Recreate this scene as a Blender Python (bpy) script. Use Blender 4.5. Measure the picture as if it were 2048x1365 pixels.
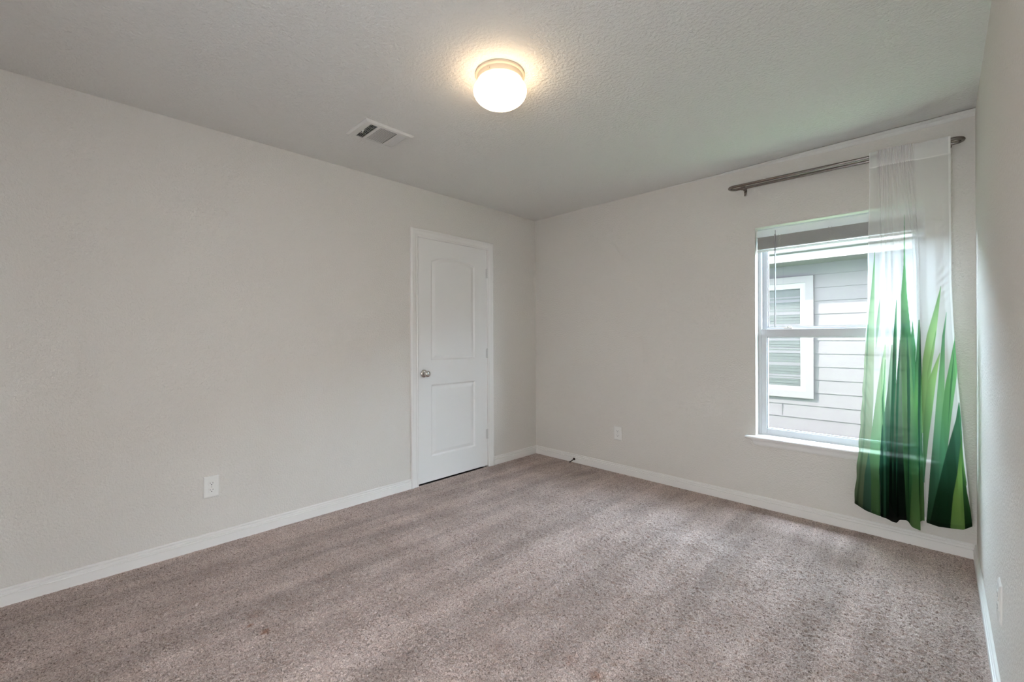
import bpy, bmesh, math, random
import numpy as np
from mathutils import Vector, Matrix

S = bpy.context.scene
C = S.collection
for o in list(bpy.data.objects):
    bpy.data.objects.remove(o)

# ------------------------------------------------------------------ camera
F_PX, YAW, ROLL, Y0 = 869.652, math.radians(-44.584), math.radians(-0.2197), 676.93
cd = bpy.data.cameras.new('camera')
cam = bpy.data.objects.new('camera', cd)
C.objects.link(cam)
cd.sensor_fit = 'HORIZONTAL'
cd.sensor_width = 36.0
cd.lens = F_PX / 2048 * 36.0
cd.shift_y = -(682.5 - Y0) / 2048
cd.clip_start = 0.02
cam.matrix_world = (Matrix.Translation((3.0385, -3.4372, 1.2078)) @ Matrix.Rotation(-YAW, 4, 'Z')
                    @ Matrix.Rotation(math.pi / 2, 4, 'X') @ Matrix.Rotation(ROLL, 4, 'Z'))
S.camera = cam

# ------------------------------------------------------------------ sky, sun, exposure
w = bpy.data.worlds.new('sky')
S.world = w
w.use_nodes = True
nt = w.node_tree
nt.nodes.clear()
wo = nt.nodes.new('ShaderNodeOutputWorld')
bg = nt.nodes.new('ShaderNodeBackground')
tc = nt.nodes.new('ShaderNodeTexCoord')
sep = nt.nodes.new('ShaderNodeSeparateXYZ')
rmp = nt.nodes.new('ShaderNodeValToRGB')
nt.links.new(tc.outputs['Generated'], sep.inputs[0])
nt.links.new(sep.outputs['Z'], rmp.inputs[0])
rmp.color_ramp.elements[0].position = 0.0
rmp.color_ramp.elements[0].color = (0.96, 0.97, 1.0, 1)
rmp.color_ramp.elements[1].position = 0.9
rmp.color_ramp.elements[1].color = (0.84, 0.91, 1.0, 1)
cmx = nt.nodes.new('ShaderNodeMix')
cmx.data_type = 'RGBA'
cmx.inputs[7].default_value = (0.65, 0.83, 1.0, 1)
mc_ = nt.nodes.new('ShaderNodeMapRange')
mc_.inputs['From Min'].default_value = 0.0
mc_.inputs['From Max'].default_value = 0.22
nt.links.new(sep.outputs['Y'], mc_.inputs['Value'])
nt.links.new(mc_.outputs[0], cmx.inputs[0])
nt.links.new(rmp.outputs[0], cmx.inputs[6])
nt.links.new(cmx.outputs[2], bg.inputs['Color'])
# sky fill for the room added on the far (+Y) side, sun's side plainer
SKY_FILL, SKY_PLAIN = 50.0, 14.5
ZENITH_FILL = 300.0
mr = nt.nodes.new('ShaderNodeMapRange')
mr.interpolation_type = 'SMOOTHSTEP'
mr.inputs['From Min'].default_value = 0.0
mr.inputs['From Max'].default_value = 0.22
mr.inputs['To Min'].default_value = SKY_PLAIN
mr.inputs['To Max'].default_value = SKY_FILL
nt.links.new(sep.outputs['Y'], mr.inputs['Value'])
mz = nt.nodes.new('ShaderNodeMapRange')          # dimmer towards the zenith
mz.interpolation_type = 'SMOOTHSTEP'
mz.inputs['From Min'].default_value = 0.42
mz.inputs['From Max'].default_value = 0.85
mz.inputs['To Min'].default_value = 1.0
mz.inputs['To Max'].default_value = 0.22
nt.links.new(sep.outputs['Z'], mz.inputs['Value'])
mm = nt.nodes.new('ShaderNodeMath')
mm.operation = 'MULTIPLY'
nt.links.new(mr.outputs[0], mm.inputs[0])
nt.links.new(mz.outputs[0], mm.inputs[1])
mt = nt.nodes.new('ShaderNodeMapRange')          # bright cap added overhead to lift the ground bounce
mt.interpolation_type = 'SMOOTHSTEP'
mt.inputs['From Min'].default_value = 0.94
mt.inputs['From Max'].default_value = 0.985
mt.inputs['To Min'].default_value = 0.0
mt.inputs['To Max'].default_value = ZENITH_FILL
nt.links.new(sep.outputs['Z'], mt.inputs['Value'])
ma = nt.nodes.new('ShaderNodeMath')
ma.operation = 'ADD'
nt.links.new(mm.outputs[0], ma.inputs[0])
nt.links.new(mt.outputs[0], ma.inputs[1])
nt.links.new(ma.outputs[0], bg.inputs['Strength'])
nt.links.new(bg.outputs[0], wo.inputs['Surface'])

sd = bpy.data.lights.new('sun', 'SUN')
sd.energy = 14.0
sd.color = (1.0, 0.95, 0.87)
sd.angle = math.radians(0.6)
sun = bpy.data.objects.new('sun', sd)
C.objects.link(sun)
sun.location = (-4, -6, 8)
sun.rotation_euler = Vector((1.2, 1.0, -1.2)).to_track_quat('-Z', 'Y').to_euler()

GLOBE = 9.5        # radiance of the lit lamp globe

S.view_settings.view_transform = 'Standard'
S.view_settings.look = 'None'
S.view_settings.gamma = 1.0
S.view_settings.exposure = 0.14
S.view_settings.use_curve_mapping = False
S.cycles.use_denoising = True
S.cycles.max_bounces = 12
S.cycles.diffuse_bounces = 8
S.cycles.glossy_bounces = 4
S.cycles.transmission_bounces = 6
S.cycles.transparent_max_bounces = 24
S.cycles.sample_clamp_indirect = 8.0
S.cycles.caustics_reflective = False
S.cycles.caustics_refractive = False

# ------------------------------------------------------------------ helpers
def srgb(r, g, b):
    def f(c):
        c /= 255.0
        return c / 12.92 if c <= 0.04045 else ((c + 0.055) / 1.055) ** 2.4
    return (f(r), f(g), f(b), 1.0)

def mat(name, col, rough=0.5, metal=0.0, bump=None, spec=0.5, emit=None):
    """bump = list of (scale, strength, distance, kind)"""
    m = bpy.data.materials.new(name)
    m.use_nodes = True
    n = m.node_tree
    b = n.nodes['Principled BSDF']
    b.inputs['Base Color'].default_value = col
    b.inputs['Roughness'].default_value = rough
    b.inputs['Metallic'].default_value = metal
    b.inputs['Specular IOR Level'].default_value = spec
    if emit:
        b.inputs['Emission Color'].default_value = emit[0]
        b.inputs['Emission Strength'].default_value = emit[1]
    if bump:
        t = n.nodes.new('ShaderNodeTexCoord')
        prev = None
        for (sc, st, dist, kind) in bump:
            if kind == 'vor':
                x = n.nodes.new('ShaderNodeTexVoronoi')
                x.feature = 'SMOOTH_F1'
                out = x.outputs['Distance']
            else:
                x = n.nodes.new('ShaderNodeTexNoise')
                x.inputs['Detail'].default_value = 3.0
                x.inputs['Roughness'].default_value = 0.55
                out = x.outputs[0]
            x.inputs['Scale'].default_value = sc
            n.links.new(t.outputs['Object'], x.inputs['Vector'])
            bm_ = n.nodes.new('ShaderNodeBump')
            bm_.inputs['Strength'].default_value = st
            bm_.inputs['Distance'].default_value = dist
            n.links.new(out, bm_.inputs['Height'])
            if prev:
                n.links.new(prev.outputs[0], bm_.inputs['Normal'])
            prev = bm_
        n.links.new(prev.outputs[0], b.inputs['Normal'])
    return m

def link(name, bm, m, parent=None, smooth=False, loc=None):
    me = bpy.data.meshes.new(name)
    bmesh.ops.recalc_face_normals(bm, faces=bm.faces[:])
    bm.to_mesh(me)
    bm.free()
    if smooth:
        for p in me.polygons:
            p.use_smooth = True
        me.set_sharp_from_angle(angle=math.radians(38))
    o = bpy.data.objects.new(name, me)
    C.objects.link(o)
    if m:
        me.materials.append(m)
    if parent:
        o.parent = parent
    if loc:
        o.location = loc
    return o

def link_grid(name, V, F, m, parent=None, smooth=True):
    me = bpy.data.meshes.new(name)
    V = np.asarray(V, dtype=np.float32)
    F = np.asarray(F, dtype=np.int32)
    me.vertices.add(len(V))
    me.vertices.foreach_set('co', V.ravel())
    me.loops.add(F.size)
    me.loops.foreach_set('vertex_index', F.ravel())
    me.polygons.add(len(F))
    me.polygons.foreach_set('loop_start', np.arange(0, F.size, F.shape[1], dtype=np.int32))
    me.polygons.foreach_set('loop_total', np.full(len(F), F.shape[1], dtype=np.int32))
    me.update(calc_edges=True)
    me.validate()
    if smooth:
        me.polygons.foreach_set('use_smooth', np.ones(len(me.polygons), dtype=bool))
    o = bpy.data.objects.new(name, me)
    C.objects.link(o)
    me.materials.append(m)
    if parent:
        o.parent = parent
    return o

def grid_faces(nu, nv):
    i = np.arange((nu - 1) * (nv - 1))
    r, c = i // (nu - 1), i % (nu - 1)
    a = r * nu + c
    return np.stack([a, a + 1, a + nu + 1, a + nu], 1)

def box(bm, x0, x1, y0, y1, z0, z1, bev=0.0, seg=2):
    r = bmesh.ops.create_cube(bm, size=1.0, matrix=Matrix.Translation(((x0 + x1) / 2, (y0 + y1) / 2, (z0 + z1) / 2))
                              @ Matrix.Diagonal((x1 - x0, y1 - y0, z1 - z0, 1)))
    if bev > 0:
        vs = set(r['verts'])
        es = [e for e in bm.edges if e.verts[0] in vs and e.verts[1] in vs]
        bmesh.ops.bevel(bm, geom=es, offset=bev, segments=seg, affect='EDGES', profile=0.5)

def tube(bm, pts, r, n=14, caps=True):
    pts = [Vector(p) for p in pts]
    rings = []
    t0 = (pts[1] - pts[0]).normalized()
    ref = Vector((0, 0, 1)) if abs(t0.z) < 0.9 else Vector((1, 0, 0))
    nrm = (ref - t0 * ref.dot(t0)).normalized()
    for i, p in enumerate(pts):
        t = (pts[min(i + 1, len(pts) - 1)] - pts[max(i - 1, 0)]).normalized()
        nrm = (nrm - t * nrm.dot(t)).normalized()
        bi = t.cross(nrm)
        rr = r[i] if isinstance(r, (list, tuple)) else r
        rings.append([bm.verts.new(p + (nrm * math.cos(a) + bi * math.sin(a)) * rr)
                      for a in [2 * math.pi * k / n for k in range(n)]])
    for a, b in zip(rings, rings[1:]):
        for k in range(n):
            bm.faces.new((a[k], a[(k + 1) % n], b[(k + 1) % n], b[k]))
    if caps:
        bm.faces.new(rings[0][::-1])
        bm.faces.new(rings[-1])

def lathe(bm, prof, n=64, M=Matrix.Identity(4)):
    """prof: list of (r, h); revolved about local Z, then transformed by M"""
    rings = []
    for r, h in prof:
        if r < 1e-6:
            rings.append([bm.verts.new(M @ Vector((0, 0, h)))])
        else:
            rings.append([bm.verts.new(M @ Vector((r * math.cos(2 * math.pi * k / n), r * math.sin(2 * math.pi * k / n), h)))
                          for k in range(n)])
    for a, b in zip(rings, rings[1:]):
        for k in range(n):
            k2 = (k + 1) % n
            if len(a) == 1 and len(b) == 1:
                continue
            if len(a) == 1:
                bm.faces.new((a[0], b[k], b[k2]))
            elif len(b) == 1:
                bm.faces.new((a[k], a[k2], b[0]))
            else:
                bm.faces.new((a[k], a[k2], b[k2], b[k]))

def sweep(bm, stations, close_ends=True):
    """stations: list of equal-length point lists, skinned one to the next (closed section)"""
    rings = [[bm.verts.new(p) for p in st] for st in stations]
    n = len(rings[0])
    for a, b in zip(rings, rings[1:]):
        for k in range(n):
            bm.faces.new((a[k], a[(k + 1) % n], b[(k + 1) % n], b[k]))
    if close_ends:
        bm.faces.new(rings[0])
        bm.faces.new(rings[-1][::-1])

def thing(name, label, cat, loc=(0, 0, 0), group=None):
    o = bpy.data.objects.new(name, None)
    o.empty_display_size = 0.05
    C.objects.link(o)
    o.location = loc
    o['label'] = label
    o['category'] = cat
    if group:
        o['group'] = group
    return o

def structure(o):
    o['kind'] = 'structure'
    return o

# ------------------------------------------------------------------ materials
M_wall = mat('painted_wall', srgb(212, 207, 200), 0.75, bump=[(230, 0.4, 0.0016, 'noise'), (95, 0.85, 0.0050, 'noise')], spec=0.3)
M_ceil = mat('textured_ceiling', srgb(219, 217, 213), 0.85, bump=[(180, 0.5, 0.0018, 'noise'), (66, 1.0, 0.0060, 'noise')], spec=0.2)
M_trim = mat('white_trim_paint', srgb(226, 223, 219), 0.38)
M_door = mat('white_door_paint', srgb(226, 224, 221), 0.42)
M_plastic = mat('white_plastic', srgb(226, 224, 220), 0.35)
M_vinyl = mat('white_vinyl', srgb(202, 203, 206), 0.4)
M_nickel = mat('satin_nickel', srgb(205, 200, 195), 0.25, metal=1.0)
M_rod = mat('brushed_nickel_rod', srgb(132, 125, 120), 0.25, metal=1.0)
M_dark = mat('dark_slot', srgb(40, 34, 32), 0.7)
M_void_shade = mat('void_shade', srgb(38, 30, 26), 0.8)  # dark colour standing in for shade in hollows
M_bronze = mat('dark_bronze', srgb(58, 46, 36), 0.4, metal=0.7)
M_screw = mat('painted_screw', srgb(200, 198, 194), 0.4)

W, D, H = 3.1755, 4.06, 2.44

# ------------------------------------------------------------------ carpet (floor)
SPOTS = [(0.962, -2.910, 0.016, 0.8), (1.050, -2.876, 0.022, 1.0), (0.90, -2.87, 0.04, 0.35), (2.155, -2.125, 0.034, 0.7), (2.044, -2.125, 0.03, 0.4)]
def carpet_mat():
    m = bpy.data.materials.new('cut_pile_carpet')
    m.use_nodes = True
    n = m.node_tree
    b = n.nodes['Principled BSDF']
    b.inputs['Roughness'].default_value = 1.0
    b.inputs['Specular IOR Level'].default_value = 0.05
    b.inputs['Sheen Weight'].default_value = 0.25
    b.inputs['Sheen Roughness'].default_value = 0.6
    t = n.nodes.new('ShaderNodeTexCoord')
    def noise(sc, det=2.0, rough=0.5, vec=None):
        x = n.nodes.new('ShaderNodeTexNoise')
        x.inputs['Scale'].default_value = sc
        x.inputs['Detail'].default_value = det
        x.inputs['Roughness'].default_value = rough
        n.links.new(vec or t.outputs['Object'], x.inputs['Vector'])
        return x
    def ramp(src, stops):
        r = n.nodes.new('ShaderNodeValToRGB')
        e = r.color_ramp.elements
        while len(e) < len(stops):
            e.new(0.5)
        for el, (p, c) in zip(e, stops):
            el.position = p
            el.color = c
        n.links.new(src, r.inputs[0])
        return r
    def mix(kind, fac, a, bb):
        x = n.nodes.new('ShaderNodeMix')
        x.data_type = 'RGBA'
        x.blend_type = kind
        if isinstance(fac, float):
            x.inputs[0].default_value = fac
        else:
            n.links.new(fac, x.inputs[0])
        n.links.new(a, x.inputs[6])
        n.links.new(bb, x.inputs[7])
        return x.outputs[2]
    # yarn flecks, and the dark gaps between tufts
    fl = noise(210, 2.0, 0.7)
    base = ramp(fl.outputs[0], [(0.28, srgb(120, 100, 91)), (0.44, srgb(170, 151, 142)), (0.58, srgb(196, 178, 169)), (0.74, srgb(224, 209, 201))])
    vo = n.nodes.new('ShaderNodeTexVoronoi')
    vo.inputs['Scale'].default_value = 165
    n.links.new(t.outputs['Object'], vo.inputs['Vector'])
    gap = ramp(vo.outputs['Distance'], [(0.40, (1.10, 1.10, 1.11, 1)), (0.64, (0.97, 0.96, 0.96, 1)), (0.88, (0.42, 0.38, 0.36, 1))])
    base_o = mix('MULTIPLY', 1.0, base.outputs[0], gap.outputs[0])
    # pile lay: soft streaks left by the vacuum, running away from the back corner
    mp = n.nodes.new('ShaderNodeMapping')
    mp.inputs['Rotation'].default_value = (0, 0, math.radians(52))
    mp.inputs['Scale'].default_value = (5.2, 0.55, 1)
    n.links.new(t.outputs['Object'], mp.inputs['Vector'])
    lay = noise(1.0, 4.0, 0.6, mp.outputs[0])
    layr = ramp(lay.outputs[0], [(0.36, (0.74, 0.73, 0.73, 1)), (0.62, (1.14, 1.14, 1.15, 1))])
    blot = noise(4.5, 4.0, 0.6)
    blr = ramp(blot.outputs[0], [(0.36, (0.86, 0.83, 0.81, 1)), (0.64, (1.08, 1.08, 1.08, 1))])
    c1 = mix('MULTIPLY', 1.0, base_o, layr.outputs[0])
    c2 = mix('MULTIPLY', 1.0, c1, blr.outputs[0])
    # a few rusty spots
    c3 = c2
    wob = noise(60, 2.0, 0.6)
    for (sx, sy, sr, sk) in SPOTS:
        dv = n.nodes.new('ShaderNodeVectorMath'); dv.operation = 'DISTANCE'
        dv.inputs[1].default_value = (sx, sy, 0)
        n.links.new(t.outputs['Object'], dv.inputs[0])
        ad = n.nodes.new('ShaderNodeMath'); ad.operation = 'MULTIPLY_ADD'
        n.links.new(wob.outputs[0], ad.inputs[0])
        ad.inputs[1].default_value = sr
        n.links.new(dv.outputs['Value'], ad.inputs[2])
        r_ = n.nodes.new('ShaderNodeMapRange')
        r_.inputs['From Min'].default_value = sr * 0.8
        r_.inputs['From Max'].default_value = sr * 1.6
        r_.inputs['To Min'].default_value = sk
        r_.inputs['To Max'].default_value = 0.0
        n.links.new(ad.outputs[0], r_.inputs['Value'])
        sc = n.nodes.new('ShaderNodeRGB')
        sc.outputs[0].default_value = (0.62, 0.40, 0.28, 1)
        tinted = mix('MULTIPLY', 1.0, c3, sc.outputs[0])
        c3 = mix('MIX', r_.outputs[0], c3, tinted)
    n.links.new(c3, b.inputs['Base Color'])
    bp = n.nodes.new('ShaderNodeBump')
    bp.inputs['Strength'].default_value = 0.7
    bp.inputs['Distance'].default_value = 0.004
    nb = noise(330, 2.0, 0.6)
    n.links.new(nb.outputs[0], bp.inputs['Height'])
    n.links.new(bp.outputs[0], b.inputs['Normal'])
    return m

M_carpet = carpet_mat()
STEP = 0.0048
nx, ny = int(W / STEP) + 1, int(D / STEP) + 1
rng = np.random.default_rng(4)
gx = np.linspace(-0.001, W + 0.001, nx)
gy = np.linspace(-D, 0.001, ny)
h = rng.normal(0, 1, (ny, nx))
def blur(a):
    a = (np.roll(a, 1, 0) + 2 * a + np.roll(a, -1, 0)) / 4
    return (np.roll(a, 1, 1) + 2 * a + np.roll(a, -1, 1)) / 4
h2 = blur(h); h2 /= h2.std()
h3 = blur(blur(blur(blur(rng.normal(0, 1, (ny, nx)))))); h3 /= h3.std()
hz = np.clip(0.0012 * h2 + 0.0013 * h + 0.0006 * h3, -0.006, 0.006)
X, Y = np.meshgrid(gx, gy)
edge = np.minimum(np.minimum(X, W - X), -Y)
hz = hz * np.clip((edge - 0.014) / 0.03, 0.25, 1.0)
V = np.stack([X, Y, hz], -1).reshape(-1, 3)
floor = structure(link_grid('floor', V, grid_faces(nx, ny), M_carpet, smooth=True))
bm = bmesh.new()
box(bm, -0.16, W + 0.16, -D - 0.16, 0.16, -0.2, -0.02)
structure(link('floor_slab', bm, M_dark))

# ------------------------------------------------------------------ ceiling and walls
bm = bmesh.new()
box(bm, -0.16, W + 0.16, -D - 0.16, 0.16, H, H + 0.14)
structure(link('ceiling', bm, M_ceil))

# window opening, door opening
WX0, WX1, WZ0, WZ1 = 2.095, 2.975, 0.495, 1.990
DY0, DY1, DZ1 = -1.4525, -0.6835, 2.0435
bm = bmesh.new()
T = 0.155
box(bm, -0.16, WX0, 0, T, -0.3, H)
box(bm, WX1, W + 0.16, 0, T, -0.3, H)
box(bm, WX0, WX1, 0, T, -0.3, WZ0)
box(bm, WX0, WX1, 0, T, WZ1, H)
bmesh.ops.remove_doubles(bm, verts=bm.verts[:], dist=1e-5)
structure(link('wall_back', bm, M_wall))
bm = bmesh.new()
box(bm, -0.14, 0, -D - 0.1, DY0, -0.02, H)
box(bm, -0.14, 0, DY1, 0.0, -0.02, H)
box(bm, -0.14, 0, DY0, DY1, DZ1, H)
structure(link('wall_left', bm, M_wall))
GY0, GY1, GZ1 = -3.80, -3.42, 2.05      # narrow unseen opening added for fill light in the right wall, beside the camera
bm = bmesh.new()
box(bm, W, W + 0.14, -D - 0.1, GY0, -0.02, H)
box(bm, W, W + 0.14, GY1, 0.0, -0.02, H)
box(bm, W, W + 0.14, GY0, GY1, GZ1, H)
structure(link('wall_right', bm, M_wall))
bm = bmesh.new()
for (y0, y1, z0, z1) in ((GY0, GY0 + 0.02, 0, GZ1), (GY1 - 0.02, GY1, 0, GZ1), (GY0 + 0.02, GY1 - 0.02, GZ1 - 0.02, GZ1), (GY0 + 0.02, GY1 - 0.02, -0.015, 0.012)):
    box(bm, W - 0.005, W + 0.15, y0, y1, z0, z1, 0.002)
structure(link('fill_opening_right', bm, M_vinyl))
bm = bmesh.new()
box(bm, W + 0.15, 12, -12, -0.06, -0.3, -0.06)  # unseen ground added outside the right opening, bounces fill inside
structure(link('ground_fill_right', bm, mat('bounce_concrete', srgb(172, 172, 172), 0.9, bump=[(40, 0.3, 0.004, 'noise')])))
bm = bmesh.new()
GX0, GX1 = 2.44, 3.06                   # second unseen opening added for fill, in the front wall behind it
box(bm, -0.14, GX0, -D - 0.14, -D, -0.02, H)
box(bm, GX1, W + 0.14, -D - 0.14, -D, -0.02, H)
box(bm, GX0, GX1, -D - 0.14, -D, GZ1, H)
structure(link('wall_front', bm, M_wall))
bm = bmesh.new()
for (x0, x1, z0, z1) in ((GX0, GX0 + 0.02, 0, GZ1), (GX1 - 0.02, GX1, 0, GZ1), (GX0 + 0.02, GX1 - 0.02, GZ1 - 0.02, GZ1), (GX0 + 0.02, GX1 - 0.02, -0.015, 0.012)):
    box(bm, x0, x1, -D - 0.15, -D + 0.005, z0, z1, 0.002)
structure(link('fill_opening_front', bm, M_vinyl))
bm = bmesh.new()
box(bm, -4, W + 0.10, -12, -D - 0.16, -0.3, -0.06)  # unseen ground added beyond the front opening, part of its fill
structure(link('ground_fill_front', bm, bpy.data.materials['bounce_concrete']))
bm = bmesh.new()
box(bm, -4, W + 0.10, -6.6, -D - 0.16, 2.58, 2.70)  # unseen slab added to keep direct sun out of the front opening
structure(link('roof_sun_block', bm, M_ceil))
# dark backing behind the door, its colour standing in for closet shade
bm = bmesh.new()
box(bm, -0.30, -0.145, DY0 - 0.1, DY1 + 0.1, -0.02, H)
structure(link('wall_dark_backing', bm, M_void_shade))
# soft drywall cove where ceiling meets the window wall, growing towards the right corner
bm = bmesh.new()
sts = []
for k in range(25):
    f = k / 24
    x = 1.45 + f * (W - 1.45)
    s = 0.002 + 0.030 * min(1, f * 1.5) ** 1.2
    prof = [(x, 0.001, H - 0.002), (x, -s * 0.80, H - 0.002), (x, -s, H - 0.005 - 0.1 * s), (x, -s * 0.55, H - 0.42 * s - 0.004),
            (x, -s * 0.40, H - 0.45 * s - 0.004), (x, -s * 0.10, H - 1.0 * s - 0.004), (x, 0.001, H - 1.05 * s - 0.004)]
    sts.append(prof)
sweep(bm, sts)
structure(link('trim_1', bm, M_ceil))

# ------------------------------------------------------------------ baseboards
BASE = [(0, -0.01), (0.0135, -0.01), (0.0135, 0.046), (0.0145, 0.0475), (0.0145, 0.0490), (0.0095, 0.0510), (0.0085, 0.0535), (0.0115, 0.0560), (0.0115, 0.0625),
        (0.0100, 0.0640), (0.0060, 0.0660), (0.0060, 0.0685), (0.0085, 0.0715), (0.0085, 0.0760), (0.0060, 0.0790), (0.0020, 0.0800), (0, 0.0800)]
def baseboard(name, axis, at, sgn, p0, p1, m0=0, m1=0):
    """runs along `axis` from p0 to p1 at wall plane `at`, profile grows along sgn; m0/m1 = mitre at the ends"""
    bm = bmesh.new()
    sts = []
    for p, m in ((p0, m0), (p1, m1)):
        st = []
        for d, z in BASE:
            q = p + m * d
            st.append((q, at + sgn * d, z) if axis == 'x' else (at + sgn * d, q, z))
        sts.append(st)
    sweep(bm, sts)
    return structure(link(name, bm, M_trim))
baseboard('baseboard_left', 'y', 0, 1, -D, -1.522)
baseboard('baseboard_left', 'y', 0, 1, -0.612, 0, 0, -1)
baseboard('baseboard_back', 'x', 0, -1, 0, W, 1, -1)
baseboard('baseboard_right', 'y', W, -1, 0, GY1, -1, 0)
baseboard('baseboard_right', 'y', W, -1, GY0, -D)
baseboard('baseboard_front', 'x', -D, 1, GX0, 0)
baseboard('baseboard_front', 'x', -D, 1, W, GX1)

# ------------------------------------------------------------------ door casing
CAS = [(0, -0.012), (0, 0.009), (0.004, 0.012), (0.010, 0.012), (0.013, 0.0095), (0.017, 0.0095), (0.024, 0.013), (0.036, 0.0145),
       (0.050, 0.0155), (0.053, 0.0185), (0.060, 0.0185), (0.066, 0.0165), (0.070, 0.013), (0.070, -0.001)]
bm = bmesh.new()
sts = []
for (y, z, dy, dz) in ((DY0, -0.005, -1, 0), (DY0, DZ1 - 0.004, -1, 1), (DY1, DZ1 - 0.004, 1, 1), (DY1, -0.005, 1, 0)):
    sts.append([(x, y + dy * (d - 0.002), z + dz * (d - 0.002)) for d, x in CAS])
sweep(bm, sts)
structure(link('trim_2', bm, M_trim))

# ------------------------------------------------------------------ door
DX = -0.004      # face of the slab
dy0, dy1, dz0, dz1 = -1.4490, -0.6870, 0.013, 2.0395
gyv = np.linspace(dy0, dy1, 255)
gzv = np.linspace(dz0, dz1, 620)
YY, ZZ = np.meshgrid(gyv, gzv)
def sd_rect(y, z, y0, y1, z0, z1):
    return np.maximum(np.maximum(y0 - y, y - y1), np.maximum(z0 - z, z - z1))
pl, pr = -1.316, -0.835
# lower panel, and upper panel with an arched head (circle through the shoulders and the crown)
d_low = sd_rect(YY, ZZ, pl, pr, 0.218, 0.820)
zs, zc, half = 1.860, 1.915, (pr - pl) / 2
R = (half ** 2 + (zc - zs) ** 2) / (2 * (zc - zs))
mid = (pl + pr) / 2
d_up = np.maximum(np.maximum(np.maximum(pl - YY, YY - pr), 1.0235 - ZZ), np.hypot(YY - mid, ZZ - (zc - R)) - R)
d = -np.minimum(d_low, d_up)
xs = [-1, 0.0, 0.004, 0.009, 0.013, 0.016, 0.040, 0.044, 9]
hs = [0, 0.0, -0.0022, -0.0075, -0.0090, -0.0090, -0.0030, -0.0022, -0.0022]
dep = np.interp(d, xs, hs)
V = np.stack([DX + dep, YY, ZZ], -1).reshape(-1, 3)
door = structure(link_grid('door_1', V, grid_faces(255, 620), M_door))
door['label'] = 'white two-panel door with arched upper panel and round satin knob'
bm = bmesh.new()
box(bm, DX - 0.036, DX - 0.0095, dy0, dy1, dz0, dz1)
fr = [((dy0, dz0), (dy1, dz0)), ((dy1, dz0), (dy1, dz1)), ((dy1, dz1), (dy0, dz1)), ((dy0, dz1), (dy0, dz0))]
for (a, b) in fr:
    q = [bm.verts.new(v) for v in ((DX, a[0], a[1]), (DX, b[0], b[1]), (DX - 0.012, b[0], b[1]), (DX - 0.012, a[0], a[1]))]
    bm.faces.new(q)
link('slab', bm, M_door, door)
# jamb and stop
bm = bmesh.new()
for (y0, y1, z0, z1) in ((DY0 - 0.0005, DY0 + 0.0, -0.01, DZ1), (DY1, DY1 + 0.0005, -0.01, DZ1), (DY0, DY1, DZ1 - 0.0005, DZ1)):
    box(bm, -0.14, -0.002, y0, y1, z0, z1)
for (y0, y1, z0, z1) in ((DY0, DY0 + 0.012, -0.01, DZ1), (DY1 - 0.012, DY1, -0.01, DZ1), (DY0, DY1, DZ1 - 0.012, DZ1)):
    box(bm, -0.075, -0.043, y0, y1, z0, z1)
link('jamb', bm, M_trim, door)
for z in (1.8166, 1.067, 0.309):
    bm = bmesh.new()
    for k in range(5):
        tube(bm, [(0.0035, -0.6853, z - 0.044 + k * 0.0178), (0.0035, -0.6853, z - 0.044 + k * 0.0178 + 0.0168)], 0.0062, 12)
    tube(bm, [(0.0035, -0.6853, z + 0.045), (0.0035, -0.6853, z + 0.050)], [0.0045, 0.003], 12)
    box(bm, -0.004, -0.0005, -0.700, -0.674, z - 0.044, z + 0.044)
    link('hinge', bm, M_screw, door, smooth=True)
kM = Matrix.Translation((DX, -1.389, 0.9175)) @ Matrix.Rotation(math.pi / 2, 4, 'Y')
bm = bmesh.new()
lathe(bm, [(0, 0.0), (0.0325, 0.0), (0.0330, 0.003), (0.0315, 0.007), (0.027, 0.0105), (0.018, 0.0125), (0.0135, 0.014), (0.0115, 0.018),
           (0.0110, 0.028), (0.0135, 0.032), (0.0200, 0.036), (0.0250, 0.042), (0.0272, 0.049), (0.0265, 0.056), (0.0225, 0.062),
           (0.0150, 0.0655), (0.0070, 0.0668), (0, 0.067)], 48, kM)
link('door_knob', bm, M_nickel, door, smooth=True)

# ------------------------------------------------------------------ window
win = structure(thing('window_1', 'white single-hung window half covered by the green leaf curtain', 'window', (WX0, 0, WZ0)))
del win['category']
def wpart(name, bm, m, parent=win, smooth=False):
    o = link(name, bm, m, None, smooth)
    if parent is not None:
        o.parent = parent
        base = Vector((WX0, 0, WZ0))
        o.matrix_parent_inverse = Matrix.Translation(-base)
    return o
FY0, FY1 = 0.072, 0.150
bm = bmesh.new()
fw = 0.020
box(bm, WX0, WX0 + fw, FY0, FY1, WZ0, WZ1, 0.002)
box(bm, WX1 - fw, WX1, FY0, FY1, WZ0, WZ1, 0.002)
box(bm, WX0 + fw, WX1 - fw, FY0 + 0.0008, FY1, WZ1 - 0.012, WZ1, 0.002)
box(bm, WX0 + fw, WX1 - fw, FY0 + 0.0008, FY1, WZ0, WZ0 + 0.022, 0.002)
wpart('window_frame', bm, M_vinyl)
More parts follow.
